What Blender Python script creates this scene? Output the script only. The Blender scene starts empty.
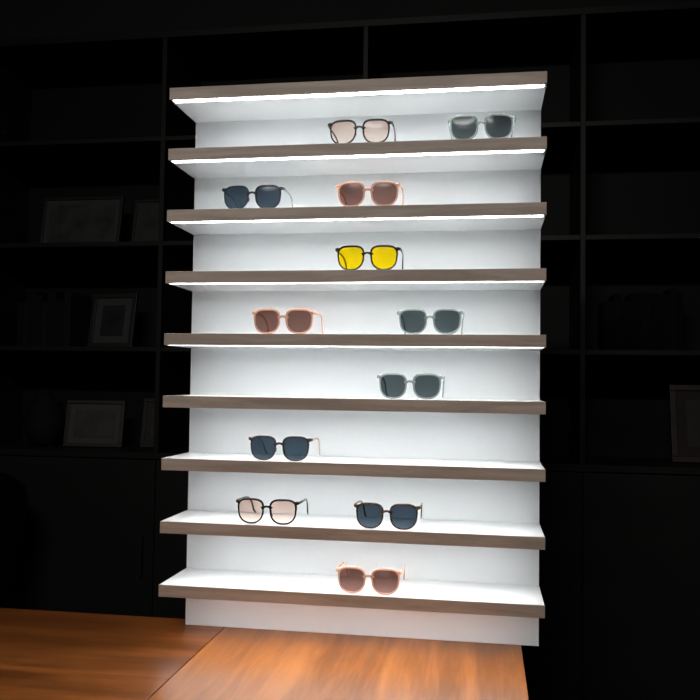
import bpy, bmesh, random
from math import *
from mathutils import Vector, Matrix
random.seed(4)
sc=bpy.context.scene
sc.view_settings.view_transform='Standard'
sc.view_settings.look='None'
sc.view_settings.exposure=0.0

# ---------------------------------------------------------------- materials
def new_mat(name):
    m=bpy.data.materials.new(name); m.use_nodes=True
    nt=m.node_tree; nt.nodes.clear()
    o=nt.nodes.new('ShaderNodeOutputMaterial')
    return m,nt,o
def pbr(name,col,rough=.5,metal=0.,noise=0.,nscale=20,bump=0.,spec=.5,stretch=(1,1,1)):
    m,nt,o=new_mat(name)
    b=nt.nodes.new('ShaderNodeBsdfPrincipled')
    b.inputs['Base Color'].default_value=(*col,1); b.inputs['Roughness'].default_value=rough
    b.inputs['Metallic'].default_value=metal; b.inputs['Specular IOR Level'].default_value=spec
    nt.links.new(b.outputs[0],o.inputs[0])
    if noise or bump:
        tc=nt.nodes.new('ShaderNodeTexCoord'); mp=nt.nodes.new('ShaderNodeMapping')
        mp.inputs['Scale'].default_value=stretch
        n=nt.nodes.new('ShaderNodeTexNoise'); n.inputs['Scale'].default_value=nscale; n.inputs['Detail'].default_value=5
        nt.links.new(tc.outputs['Object'],mp.inputs[0]); nt.links.new(mp.outputs[0],n.inputs['Vector'])
        if noise:
            r=nt.nodes.new('ShaderNodeValToRGB')
            r.color_ramp.elements[0].position=.3; r.color_ramp.elements[1].position=.7
            r.color_ramp.elements[0].color=(*[c*(1-noise) for c in col],1)
            r.color_ramp.elements[1].color=(*[min(1,c*(1+noise)) for c in col],1)
            nt.links.new(n.outputs[0],r.inputs[0]); nt.links.new(r.outputs[0],b.inputs['Base Color'])
        if bump:
            bp=nt.nodes.new('ShaderNodeBump'); bp.inputs['Strength'].default_value=bump; bp.inputs['Distance'].default_value=.002
            nt.links.new(n.outputs[0],bp.inputs['Height']); nt.links.new(bp.outputs[0],b.inputs['Normal'])
    return m
def wood(name,c1,c2,c3,along='X',rough=.35,scale=1.0):
    m,nt,o=new_mat(name)
    b=nt.nodes.new('ShaderNodeBsdfPrincipled'); b.inputs['Roughness'].default_value=rough
    b.inputs['Specular IOR Level'].default_value=.3
    nt.links.new(b.outputs[0],o.inputs[0])
    tc=nt.nodes.new('ShaderNodeTexCoord'); mp=nt.nodes.new('ShaderNodeMapping')
    s=(1.3,14,14) if along=='X' else (14,1.3,14)
    mp.inputs['Scale'].default_value=[v*scale for v in s]
    nt.links.new(tc.outputs['Object'],mp.inputs[0])
    n1=nt.nodes.new('ShaderNodeTexNoise'); n1.inputs['Scale'].default_value=1.1; n1.inputs['Detail'].default_value=6; n1.inputs['Distortion'].default_value=.8
    n2=nt.nodes.new('ShaderNodeTexNoise'); n2.inputs['Scale'].default_value=9; n2.inputs['Detail'].default_value=4
    nt.links.new(mp.outputs[0],n1.inputs['Vector']); nt.links.new(mp.outputs[0],n2.inputs['Vector'])
    mx=nt.nodes.new('ShaderNodeMath'); mx.operation='MULTIPLY_ADD'; mx.inputs[1].default_value=.3
    nt.links.new(n2.outputs[0],mx.inputs[0]); nt.links.new(n1.outputs[0],mx.inputs[2])
    r=nt.nodes.new('ShaderNodeValToRGB'); e=r.color_ramp.elements
    e[0].position=.5; e[0].color=(*c1,1); e[1].position=.80; e[1].color=(*c3,1)
    k=e.new(.65); k.color=(*c2,1)
    nt.links.new(mx.outputs[0],r.inputs[0]); nt.links.new(r.outputs[0],b.inputs['Base Color'])
    return m
def emis(name,col,s):
    m,nt,o=new_mat(name); e=nt.nodes.new('ShaderNodeEmission')
    e.inputs[0].default_value=(*col,1); e.inputs[1].default_value=s
    nt.links.new(e.outputs[0],o.inputs[0]); return m
def lens_mat(name,top,bot=None,gloss=.02):
    m,nt,o=new_mat(name)
    t=nt.nodes.new('ShaderNodeBsdfTransparent'); g=nt.nodes.new('ShaderNodeBsdfGlossy')
    g.inputs['Roughness'].default_value=.18; g.inputs[0].default_value=(.9,.95,1,1)
    mix=nt.nodes.new('ShaderNodeMixShader'); mix.inputs[0].default_value=gloss
    bot=bot or top
    tc=nt.nodes.new('ShaderNodeTexCoord'); sx=nt.nodes.new('ShaderNodeSeparateXYZ')
    mr=nt.nodes.new('ShaderNodeMapRange'); mr.inputs[1].default_value=-.02; mr.inputs[2].default_value=.02
    r=nt.nodes.new('ShaderNodeValToRGB')
    r.color_ramp.elements[0].color=(*bot,1); r.color_ramp.elements[1].color=(*top,1)
    nt.links.new(tc.outputs['Object'],sx.inputs[0]); nt.links.new(sx.outputs[2],mr.inputs[0])
    nt.links.new(mr.outputs[0],r.inputs[0]); nt.links.new(r.outputs[0],t.inputs[0])
    nt.links.new(t.outputs[0],mix.inputs[1]); nt.links.new(g.outputs[0],mix.inputs[2]); nt.links.new(mix.outputs[0],o.inputs[0])
    return m
def acetate(name,col,trans=0.,tint=(1,1,1),rough=.2,noise=0.,col2=None):
    m,nt,o=new_mat(name)
    b=nt.nodes.new('ShaderNodeBsdfPrincipled'); b.inputs['Base Color'].default_value=(*col,1); b.inputs['Roughness'].default_value=rough
    if col2:
        tc=nt.nodes.new('ShaderNodeTexCoord'); n=nt.nodes.new('ShaderNodeTexNoise'); n.inputs['Scale'].default_value=160
        r=nt.nodes.new('ShaderNodeValToRGB'); r.color_ramp.elements[0].position=.42; r.color_ramp.elements[1].position=.6
        r.color_ramp.elements[0].color=(*col,1); r.color_ramp.elements[1].color=(*col2,1)
        nt.links.new(tc.outputs['Object'],n.inputs['Vector']); nt.links.new(n.outputs[0],r.inputs[0]); nt.links.new(r.outputs[0],b.inputs['Base Color'])
    if trans:
        t=nt.nodes.new('ShaderNodeBsdfTransparent'); t.inputs[0].default_value=(*tint,1)
        mix=nt.nodes.new('ShaderNodeMixShader'); mix.inputs[0].default_value=trans
        nt.links.new(b.outputs[0],mix.inputs[1]); nt.links.new(t.outputs[0],mix.inputs[2]); nt.links.new(mix.outputs[0],o.inputs[0])
    else: nt.links.new(b.outputs[0],o.inputs[0])
    return m

M_white=pbr('white_laminate',(.85,.875,.88),.4,noise=.006,nscale=6)
M_shelfw=pbr('white_gloss_board',(.86,.875,.88),.25)
M_trim=wood('taupe_wood_edge',(.40,.345,.30),(.47,.41,.36),(.55,.485,.43),'X',.5,3)
M_led=emis('led_diffuser',(.965,.985,1.0),26.5)
M_case=pbr('dark_lacquer_board',(.007,.0078,.008),.5,noise=.15,nscale=8,spec=.3)
M_caseb=pbr('dark_green_back_panel',(.0018,.0058,.0042),.6,noise=.3,nscale=3,spec=.2)
M_door=pbr('charcoal_cabinet_door',(.0065,.007,.0072),.55,noise=.12,nscale=5,spec=.3)
M_wall=pbr('dark_grey_wall_paint',(.011,.011,.012),.8,noise=.1,nscale=4,bump=.1,spec=.3)
M_ceil=pbr('dark_ceiling_paint',(.015,.015,.016),.9,noise=.06,nscale=4)
M_floor=pbr('dark_floor_tile',(.03,.028,.027),.4,noise=.2,nscale=5)
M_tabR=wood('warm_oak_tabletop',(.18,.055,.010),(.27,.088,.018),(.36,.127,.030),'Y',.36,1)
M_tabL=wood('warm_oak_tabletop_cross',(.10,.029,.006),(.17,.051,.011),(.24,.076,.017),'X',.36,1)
M_steel=pbr('black_powder_steel',(.02,.02,.02),.4,.6)
M_metal=pbr('brushed_metal',(.6,.6,.6),.3,1.)
M_black=pbr('black_plastic',(.004,.004,.0045),.5)
M_fabric=pbr('black_fabric',(.001,.001,.0011),.95,bump=.4,nscale=200,spec=.05)

# ---------------------------------------------------------------- mesh helpers
def link(name,me,mats,parent=None,smooth=False,loc=None):
    ob=bpy.data.objects.new(name,me)
    for m in (mats if isinstance(mats,(list,tuple)) else [mats]): me.materials.append(m)
    sc.collection.objects.link(ob)
    if smooth:
        for p in me.polygons: p.use_smooth=True
    if parent: ob.parent=parent
    if loc: ob.location=loc
    return ob
def empty(name,loc=(0,0,0),rz=0):
    e=bpy.data.objects.new(name,None); e.empty_display_size=.05; sc.collection.objects.link(e); e.location=loc; e.rotation_euler=(0,0,rz); return e
def add_box(bm,x0,x1,y0,y1,z0,z1,mi=0,mat=None):
    r=bmesh.ops.create_cube(bm,size=1)
    M=Matrix.Translation(((x0+x1)/2,(y0+y1)/2,(z0+z1)/2))@Matrix.Diagonal((x1-x0,y1-y0,z1-z0,1))
    if mat is not None: M=mat@M
    bmesh.ops.transform(bm,matrix=M,verts=r['verts'])
    fs=set(f for v in r['verts'] for f in v.link_faces)
    for f in fs: f.material_index=mi
def boxes(name,lst,mats,parent=None,bevel=.001,seg=2):
    bm=bmesh.new()
    for b in lst: add_box(bm,*b[:6],mi=(b[6] if len(b)>6 else 0))
    me=bpy.data.meshes.new(name); bm.to_mesh(me); bm.free()
    ob=link(name,me,mats,parent)
    if bevel:
        md=ob.modifiers.new('bevel','BEVEL'); md.width=bevel; md.segments=seg; md.limit_method='ANGLE'
    return ob
def each(name,lst,mats,parent=None,bevel=.001):
    for i,b in enumerate(lst): boxes('%s_%d'%(name,i+1),[b],mats,parent,bevel)
def tube(bm,pts,sizes,n=10,up=Vector((0,0,1)),closed=False,pw=1.0,mi=0):
    rings=[]; N=len(pts); pts=[Vector(p) for p in pts]
    for i,p in enumerate(pts):
        if closed: t=pts[(i+1)%N]-pts[i-1]
        else: t=pts[min(i+1,N-1)]-pts[max(i-1,0)]
        t.normalize(); s=t.cross(up).normalized(); u=s.cross(t).normalized()
        a,b=sizes[i] if isinstance(sizes,list) else sizes
        ring=[]
        for j in range(n):
            th=2*pi*j/n+pi/n; c,d=cos(th),sin(th)
            c=copysign(abs(c)**pw,c); d=copysign(abs(d)**pw,d)
            ring.append(bm.verts.new(p+s*a*c+u*b*d))
        rings.append(ring)
    for i in range(N if closed else N-1):
        A,B=rings[i],rings[(i+1)%N]
        for j in range(n):
            f=bm.faces.new((A[j],A[(j+1)%n],B[(j+1)%n],B[j])); f.material_index=mi
    if not closed:
        bm.faces.new(rings[0][::-1]).material_index=mi; bm.faces.new(rings[-1]).material_index=mi
def done(bm,name,mats,parent=None,smooth=True,loc=None):
    bmesh.ops.recalc_face_normals(bm,faces=bm.faces)
    me=bpy.data.meshes.new(name); bm.to_mesh(me); bm.free()
    return link(name,me,mats,parent,smooth,loc)

# ---------------------------------------------------------------- room shell
XL,XR,YF,YB,ZC=-2.6,2.2,-3.4,1.53,2.95
boxes('floor',[(XL-.1,XR+.1,YF-.1,YB+.1,-.1,0)],M_floor,bevel=0)
boxes('ceiling',[(XL-.1,XR+.1,YF-.1,YB+.1,ZC,ZC+.1)],M_ceil,bevel=0)
boxes('wall_back',[(XL-.1,XR+.1,YB,YB+.1,0,ZC)],M_wall,bevel=0)
boxes('wall_front',[(XL-.1,XR+.1,YF-.1,YF,0,ZC)],M_wall,bevel=0)
boxes('wall_left',[(XL-.1,XL,YF,YB,0,ZC)],M_wall,bevel=0)
boxes('wall_right',[(XR,XR+.1,YF,YB,0,ZC)],M_wall,bevel=0)
boxes('baseboard_left',[(XL,XL+.012,YF,1.14,0,.09)],M_case,bevel=.002)
boxes('baseboard_right',[(XR-.012,XR,YF,1.14,0,.09)],M_case,bevel=.002)

# ---------------------------------------------------------------- bookcase wall
bc=empty('built_in_bookcase')
YS,YE=1.15,1.525
uprights=[-2.365,-1.623,-.881,-.139,.602,1.344,2.086]
shz=[1.044,1.427,1.811,2.195]
T=.0085
each('upright',[(x-T,x+T,YS,YE-.008,1.055,2.568) for x in uprights],M_case,bc)
sh=[]
for z in shz:
    for a,b in zip(uprights[:-1],uprights[1:]):
        if z>1.05: sh.append((a+T,b-T,YS+.002,YE-.008,z-T,z+T))
sh.append((uprights[0]-T,uprights[-1]+T,YS-.004,YE,1.033,1.055))
sh.append((uprights[0]-T,uprights[-1]+T,YS,YE,2.568,2.592))
each('shelf_board',sh,M_case,bc)
each('back_panel',[(a,b,YE-.008,YE,1.055,2.568) for a,b in zip(uprights[:-1],uprights[1:])],M_caseb,bc,bevel=0)
boxes('top_soffit',[(uprights[0]-T,uprights[-1]+T,YS+.02,YE,2.592,ZC)],M_wall,bc,bevel=0)
boxes('lower_carcass',[(uprights[0]-T,uprights[-1]+T,YS+.022,YE,.0,1.033)],M_case,bc,bevel=0)
each('lower_door',[(a+.002,b-.002,YS,YS+.02,.09,1.028) for a,b in zip(uprights[:-1],uprights[1:])],M_door,bc,bevel=.0015)
each('door_handle',[(b-.045,b-.037,YS-.02,YS,.62,.76) for b in uprights[1:]],M_black,bc,bevel=.001)

# things on the bookcase
def picture_frame(x0,x1,zb,h,y,tilt=10,rz=0,fc=(.010,.010,.010),mat=(.16,.17,.17),art=(.06,.07,.07),name='picture_frame',rail=.014):
    w=x1-x0; e=empty(name,((x0+x1)/2,y,zb+.0015)); e.rotation_euler=(radians(-tilt),0,radians(rz))
    Mf=pbr(name+'_rail',fc,.5); Mm=pbr(name+'_mat',mat,.7); Ma=pbr(name+'_print',art,.5,noise=.6,nscale=14)
    a=w/2
    boxes('rails',[(-a,a,-.009,.009,0,rail),(-a,a,-.009,.009,h-rail,h),(-a,-a+rail,-.009,.009,rail,h-rail),(a-rail,a,-.009,.009,rail,h-rail)],Mf,e,.0015)
    boxes('mount',[(-a+rail,a-rail,-.002,.004,rail,h-rail)],Mm,e,0)
    boxes('print',[(-a+rail*2.6,a-rail*2.6,-.004,-.002,rail*2.6,h-rail*2.6)],Ma,e,0)
    return e
zs=[z+T for z in shz[:]]; zs[0]=1.055
picture_frame(-1.45,-1.118,zs[2],.215,1.32,mat=(.036,.039,.041),art=(.029,.032,.034),rail=.012)
picture_frame(-1.072,-.915,zs[2],.20,1.33,mat=(.022,.025,.025),art=(.018,.021,.021),rail=.01)
picture_frame(-1.235,-1.045,zs[1],.215,1.31,rz=-6,mat=(.040,.044,.047),art=(.010,.012,.014),fc=(.014,.014,.014),rail=.018)
picture_frame(-1.31,-1.08,zs[0],.18,1.30,rz=5,mat=(.043,.046,.046),art=(.022,.022,.024))
picture_frame(-1.02,-.91,zs[0],.19,1.34,mat=(.013,.014,.015),art=(.02,.02,.02))
picture_frame(.92,1.16,zs[0],.27,1.32,fc=(.018,.007,.005),mat=(.010,.006,.005),art=(.008,.005,.004),rail=.02)
def book_row(x0,n,zb,y,cols,name='row_of_books'):
    bm=bmesh.new(); x=x0; zb+=.0015
    for i in range(n):
        t=random.uniform(.018,.035); h=random.uniform(.17,.23); d=random.uniform(.13,.17); k=i%len(cols)
        add_box(bm,x,x+.003,y,y+d,zb,zb+h,k); add_box(bm,x+t-.003,x+t,y,y+d,zb,zb+h,k)
        add_box(bm,x+.003,x+t-.003,y,y+.003,zb,zb+h,k)
        add_box(bm,x+.003,x+t-.003,y+.004,y+d-.004,zb+.003,zb+h-.004,len(cols))
        x+=t+.001
    mats=[pbr('book_cloth',c,.8,spec=.15) for c in cols]+[pbr('book_pages',(.02,.02,.018),.8)]
    return done(bm,name,mats,smooth=False)
book_row(-1.52,8,zs[1],1.30,[(.006,.006,.007),(.011,.011,.012),(.005,.006,.006)])
book_row(.69,9,zs[1],1.30,[(.0025,.003,.003),(.0045,.0045,.005),(.002,.0025,.0025)])
def lathe(name,prof,loc,mat,n=40):
    bm=bmesh.new(); rings=[]
    for r,z in prof: rings.append([bm.verts.new((r*cos(2*pi*j/n),r*sin(2*pi*j/n),z)) for j in range(n)])
    for A,B in zip(rings[:-1],rings[1:]):
        for j in range(n): bm.faces.new((A[j],A[(j+1)%n],B[(j+1)%n],B[j]))
    bm.faces.new(rings[0][::-1])
    bm.faces.new(rings[-1])
    return done(bm,name,mat,loc=loc)
lathe('ceramic_vase',[(.04,0),(.055,.01),(.078,.06),(.08,.10),(.062,.15),(.032,.185),(.03,.205),(.037,.215),(.033,.216),(.026,.205),(.028,.18),(.02,.12)],(-1.43,1.36,zs[0]+.0015),pbr('dark_ceramic',(.009,.009,.010),.8,noise=.2,nscale=10,spec=.12))

# ---------------------------------------------------------------- table
tb=empty('wooden_table')
ZT=.75
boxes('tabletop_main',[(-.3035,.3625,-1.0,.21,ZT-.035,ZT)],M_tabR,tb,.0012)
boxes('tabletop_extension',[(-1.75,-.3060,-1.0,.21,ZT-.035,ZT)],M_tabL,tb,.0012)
lg=[]
for x in (.30,-.36,-1.69):
    for y in (-.94,.15): lg.append((x-.025,x+.025,y-.025,y+.025,0,ZT-.035))
lg+=[(-1.665,.275,-.955,-.925,ZT-.085,ZT-.035),(-1.665,.275,.135,.165,ZT-.085,ZT-.035)]
boxes('legs',lg,M_steel,tb,.002)

# ---------------------------------------------------------------- display unit
du=empty('lighted_eyewear_display_shelf')
W=.4; D=.165; S=.1338; TH=.0252; Z9=.880
tops=[Z9+S*(8-i) for i in range(9)]
boxes('back_panel',[(-W,W,D,D+.022,ZT,tops[0])],M_white,du,.001)
for i,z in enumerate(tops):
    zb=z-TH
    boxes('shelf_board_%d'%(i+1),[(-W,W,.003,D,zb+.004,z),(-W,W,.003,.007,zb,zb+.004),(-W,W,.025,D,zb,zb+.004),(-W,-W+.004,.007,.025,zb,zb+.004),(W-.004,W,.007,.025,zb,zb+.004)],M_shelfw,du,0)
    boxes('wood_edge_%d'%(i+1),[(-W-.001,W+.001,0,.003,zb,z)],M_trim,du,.0004)
    boxes('led_strip_%d'%(i+1),[(-W+.004,W-.004,.007,.025,zb+.0025,zb+.004)],M_led,du,0)

# ---------------------------------------------------------------- glasses
WL,HL,CX=.0520,.0465,.0350
def outline(k,N,off=0.):
    th=2*pi*k/N; c,s=cos(th),sin(th)
    n=3.4 if s>0 else 2.45
    rr=(abs(c)**n+abs(s)**n)**(-1/n)
    x=(WL/2)*c*rr; z=(HL/2)*s*rr
    x*=1+.07*(z/(HL/2))-.02; return Vector((x,0,z))
def glasses(name,x,zshelf,lens,fm,tm=None,rim=.0036,rz=0,y=.013,scale=1.0):
    tm=tm or fm
    g=empty(name,(x,y,zshelf+.0001+(HL/2+rim)*scale),rz); g.scale=(scale,)*3
    wrap=lambda v:Vector((v.x,v.y+1.0*v.x*v.x,v.z))
    N=64
    bm=bmesh.new()
    for sd in (-1,1):
        rings=[]; base=[outline(k,N) for k in range(N)]
        for k in range(N):
            t=(base[(k+1)%N]-base[k-1]).normalized(); nrm=Vector((t.z,0,-t.x))
            th=rim*(1.0+.35*max(0,min(1,base[k].z/(HL*.4))))
            ring=[]
            for j in range(10):
                a=2*pi*j/10+pi/10; c,s=cos(a),sin(a)
                c=copysign(abs(c)**.6,c); s=copysign(abs(s)**.6,s)
                p=base[k]+nrm*(th*.5*(1+c)-.0004)+Vector((0,.002*s,0))
                p.x=sd*p.x+sd*CX
                ring.append(bm.verts.new(wrap(p)))
            rings.append(ring)
        for k in range(N):
            A,B=rings[k],rings[(k+1)%N]
            for j in range(10): bm.faces.new((A[j],A[(j+1)%10],B[(j+1)%10],B[j]))
        zt=HL/2-.004
        ex=CX+WL/2+.0005
        pts=[(ex-.002,0,zt-.0015),(ex+.002,0,zt-.0005),(ex+.0045,.0005,zt),(ex+.0062,.0028,zt),(ex+.0067,.0065,zt),(ex+.0067,.010,zt)]
        pts=[wrap(Vector((sd*p[0],p[1],p[2]))) for p in pts]
        tube(bm,pts,[(.002,.0046),(.002,.0042),(.002,.0036),(.002,.0032),(.0018,.003),(.0017,.0028)],pw=.7)
    bw=CX-WL/2+.0005
    pts=[wrap(Vector((bw*u,0,HL*.16+.0035*(1-u*u)))) for u in [-1.15,-.8,-.4,0,.4,.8,1.15]]
    tube(bm,pts,[(.002,.0042),(.002,.0031),(.002,.0025),(.002,.0023),(.002,.0025),(.002,.0031),(.002,.0042)],pw=.75)
    for sd in (-1,1):
        pts=[Vector((sd*.0095,.0025,.003)),Vector((sd*.0082,.005,-.001)),Vector((sd*.0092,.006,-.006)),Vector((sd*.0118,.004,-.0105))]
        tube(bm,pts,[(.001,.0012),(.0016,.0018),(.0016,.0018),(.001,.001)],n=8,up=Vector((0,1,0)))
    done(bm,'frame_front',fm,g)
    for sd,nm in ((-1,'left'),(1,'right')):
        bm=bmesh.new(); R=7; cv=bm.verts.new(wrap(Vector((sd*CX,-.0012,0)))); prev=None
        for i in range(1,R+1):
            f=i/R; ring=[]
            for k in range(N):
                p=outline(k,N)*f; p.x=sd*p.x+sd*CX; p.y=-.0012*(1-f*f)
                ring.append(bm.verts.new(wrap(p)))
            for k in range(N):
                if prev: bm.faces.new((prev[k],prev[(k+1)%N],ring[(k+1)%N],ring[k]))
                else: bm.faces.new((cv,ring[(k+1)%N],ring[k]))
            prev=ring
        done(bm,'lens_'+nm,lens,g)
        ex=CX+WL/2+.0074; zt=HL/2-.004; zb=-(HL/2+rim)+.0024; y0=.0135
        bm=bmesh.new()
        pts=[(ex,y0,zt),(ex+.0003,.03,zt),(ex,.05,zt-.0003),(ex-.001,.07,zt-.001),(ex-.0022,.088,zt-.003),(ex-.0035,.100,zt-.0075),(ex-.0047,.111,zt-.0155),(ex-.006,.122,zb+.010),(ex-.0072,.132,zb+.0022),(ex-.0078,.1365,zb)]
        sz=[(.0016,.0030),(.0015,.0028),(.0015,.0026),(.0015,.0024),(.0015,.0024),(.0016,.0024),(.0016,.0026),(.0017,.0027),(.0015,.0024),(.0006,.0011)]
        tube(bm,[(sd*p[0],p[1],p[2]) for p in pts],sz,pw=.8)
        done(bm,'temple_'+nm,tm,g)
        bm=bmesh.new()
        add_box(bm,sd*(ex-.0032)-.001,sd*(ex-.0032)+.001,.0095,.0175,zt-.0018,zt+.0018)
        done(bm,'hinge_'+nm,M_metal,g,False)
    return g
L_navy=lens_mat('navy_lens',(.045,.068,.092),(.065,.092,.12))
L_brown=lens_mat('brown_lens',(.16,.080,.065),(.21,.11,.095))
L_grey=lens_mat('grey_lens',(.065,.083,.087),(.085,.107,.112))
L_yel=lens_mat('yellow_lens',(.90,.60,.003),(.97,.68,.005))
L_pink=lens_mat('rose_gradient_lens',(.74,.52,.45),(.93,.78,.70))
F_blk=acetate('black_acetate',(.012,.011,.012))
F_pink=acetate('peach_translucent_acetate',(.84,.49,.36),.4,(1,.83,.74))
F_clear=acetate('crystal_grey_acetate',(.50,.55,.535),.55,(.84,.89,.875),.12)
F_tort=acetate('tortoise_acetate',(.030,.014,.009),col2=(.16,.06,.025))
F_brn=acetate('dark_brown_acetate',(.05,.032,.026))
F_navy=acetate('dark_slate_acetate',(.03,.038,.05))
F_rose=acetate('pale_rose_tip',(.75,.52,.45),.3)
G=glasses
G('eyeglasses',.016,tops[1],L_pink,F_blk,rim=.0032)
G('sunglasses',.270,tops[1],L_grey,F_clear)
G('sunglasses',-.2155,tops[2],L_navy,F_navy,F_clear,rim=.0028)
G('sunglasses',.0355,tops[2],L_brown,F_pink)
G('sunglasses',.0360,tops[3],L_yel,F_blk,rim=.0032)
G('sunglasses',-.143,tops[4],L_brown,F_pink)
G('sunglasses',.168,tops[4],L_grey,F_clear)
G('sunglasses',.128,tops[5],L_grey,F_clear)
G('sunglasses',-.146,tops[6],L_navy,F_brn,F_rose,rim=.0028)
G('eyeglasses',-.171,tops[7],L_pink,F_blk,rim=.0034)
G('sunglasses',.083,tops[7],L_navy,F_tort,rim=.0032)
G('sunglasses',.047,tops[8],L_brown,F_pink)

# ---------------------------------------------------------------- office chair
ch=empty('office_chair',(-1.48,.72,0),radians(-12))
bm=bmesh.new()
def slab(bm,w,h,t,nu=14,nv=14,curve=.25,bot=.75):
    fr=[];bk=[]
    for i in range(nv+1):
        v=-1+2*i/nv
        for lst,s in ((fr,-1),(bk,1)):
            row=[]
            for j in range(nu+1):
                u=-1+2*j/nu
                ws=(1-abs(v)**4)**.25*.35+.65
                ws*= bot+(1-bot)*(v+1)/2 if v<1 else 1
                x=u*w/2*ws; z=v*h/2*((1-abs(u)**4)**.25*.2+.8)
                e=max(0,(1-u**6))**.5*max(0,(1-v**6))**.5
                row.append(bm.verts.new((x,s*t/2*e+curve*x*x*-1,z)))
            lst.append(row)
    for r in (fr,bk):
        for i in range(nv):
            for j in range(nu): bm.faces.new((r[i][j],r[i][j+1],r[i+1][j+1],r[i+1][j]))
    bmesh.ops.remove_doubles(bm,verts=bm.verts,dist=1e-5)
slab(bm,.46,.48,.05)
o=done(bm,'backrest',M_fabric,ch,loc=(0,.22,.755)); o.rotation_euler=(radians(-6),0,0)
bm=bmesh.new(); slab(bm,.48,.46,.07,curve=0,bot=.95)
o=done(bm,'seat_cushion',M_fabric,ch,loc=(0,0,.44)); o.rotation_euler=(radians(90),0,0)
bm=bmesh.new()
tube(bm,[(0,0,.09),(0,.0001,.405)],(.028,.028),n=16,up=Vector((0,1,0)))
tube(bm,[(0,.0,.40),(0,.16,.39),(0,.25,.45),(0,.262,.60),(0,.258,.74)],(.03,.012),up=Vector((1,0,0)))
for i in range(5):
    a=2*pi*i/5; d=Vector((cos(a),sin(a),0))
    tube(bm,[Vector((0,0,.11)),d*.15+Vector((0,0,.095)),d*.29+Vector((0,0,.075))],[(.022,.016),(.018,.014),(.012,.01)])
    r=bmesh.ops.create_cone(bm,cap_ends=True,segments=20,radius1=.028,radius2=.028,depth=.036)
    bmesh.ops.transform(bm,matrix=Matrix.Translation(d*.29+Vector((0,0,.028)))@Matrix.Rotation(a,4,'Z')@Matrix.Rotation(pi/2,4,'X'),verts=r['verts'])
    tube(bm,[d*.29+Vector((0,0,.045)),d*.2901+Vector((0,0,.078))],(.008,.008),up=Vector((0,1,0)))
done(bm,'base_and_column',M_black,ch)

# ---------------------------------------------------------------- lights
def area(name,loc,rot,size,power,col,sy=None):
    l=bpy.data.lights.new(name,'AREA'); l.energy=power; l.color=col; l.size=size
    if sy: l.shape='RECTANGLE'; l.size_y=sy
    o=bpy.data.objects.new(name,l); sc.collection.objects.link(o); o.location=loc; o.rotation_euler=rot; return o
fill_rig=empty('added_fill_light',(-.2,-2.3,ZC))  # unseen fill light, added behind the camera to brighten the wood edges
boxes('fill_casing',[(-.62,.62,-.17,.17,-.05,0)],M_steel,fill_rig,.004)  # made-up casing for the added fill, out of view
l=area('fill_area',(0,0,-.055),(radians(22),0,0),1.1,60,(1,.93,.86),.25); l.parent=fill_rig  # added soft fill tilted at the display unit, also lifts the table
w=bpy.data.worlds.new('dim_room'); sc.world=w; w.use_nodes=True
w.node_tree.nodes['Background'].inputs[0].default_value=(.6,.7,.8,1); w.node_tree.nodes['Background'].inputs[1].default_value=.02

# ---------------------------------------------------------------- camera
cd=bpy.data.cameras.new('camera'); cam=bpy.data.objects.new('camera',cd); sc.collection.objects.link(cam); sc.camera=cam
cd.sensor_width=36; cd.lens=36*835.711/700; cd.clip_start=.02
yaw,pitch,roll=-.15941,.04003,.01343
fw=Vector((sin(yaw)*cos(pitch),cos(yaw)*cos(pitch),sin(pitch))); r=Vector((cos(yaw),-sin(yaw),0)); u=r.cross(fw)
r2=r*cos(roll)+u*sin(roll); u2=-r*sin(roll)+u*cos(roll)
cam.matrix_world=Matrix(((r2.x,u2.x,-fw.x,.27907),(r2.y,u2.y,-fw.y,-1.70931),(r2.z,u2.z,-fw.z,1.31267),(0,0,0,1)))
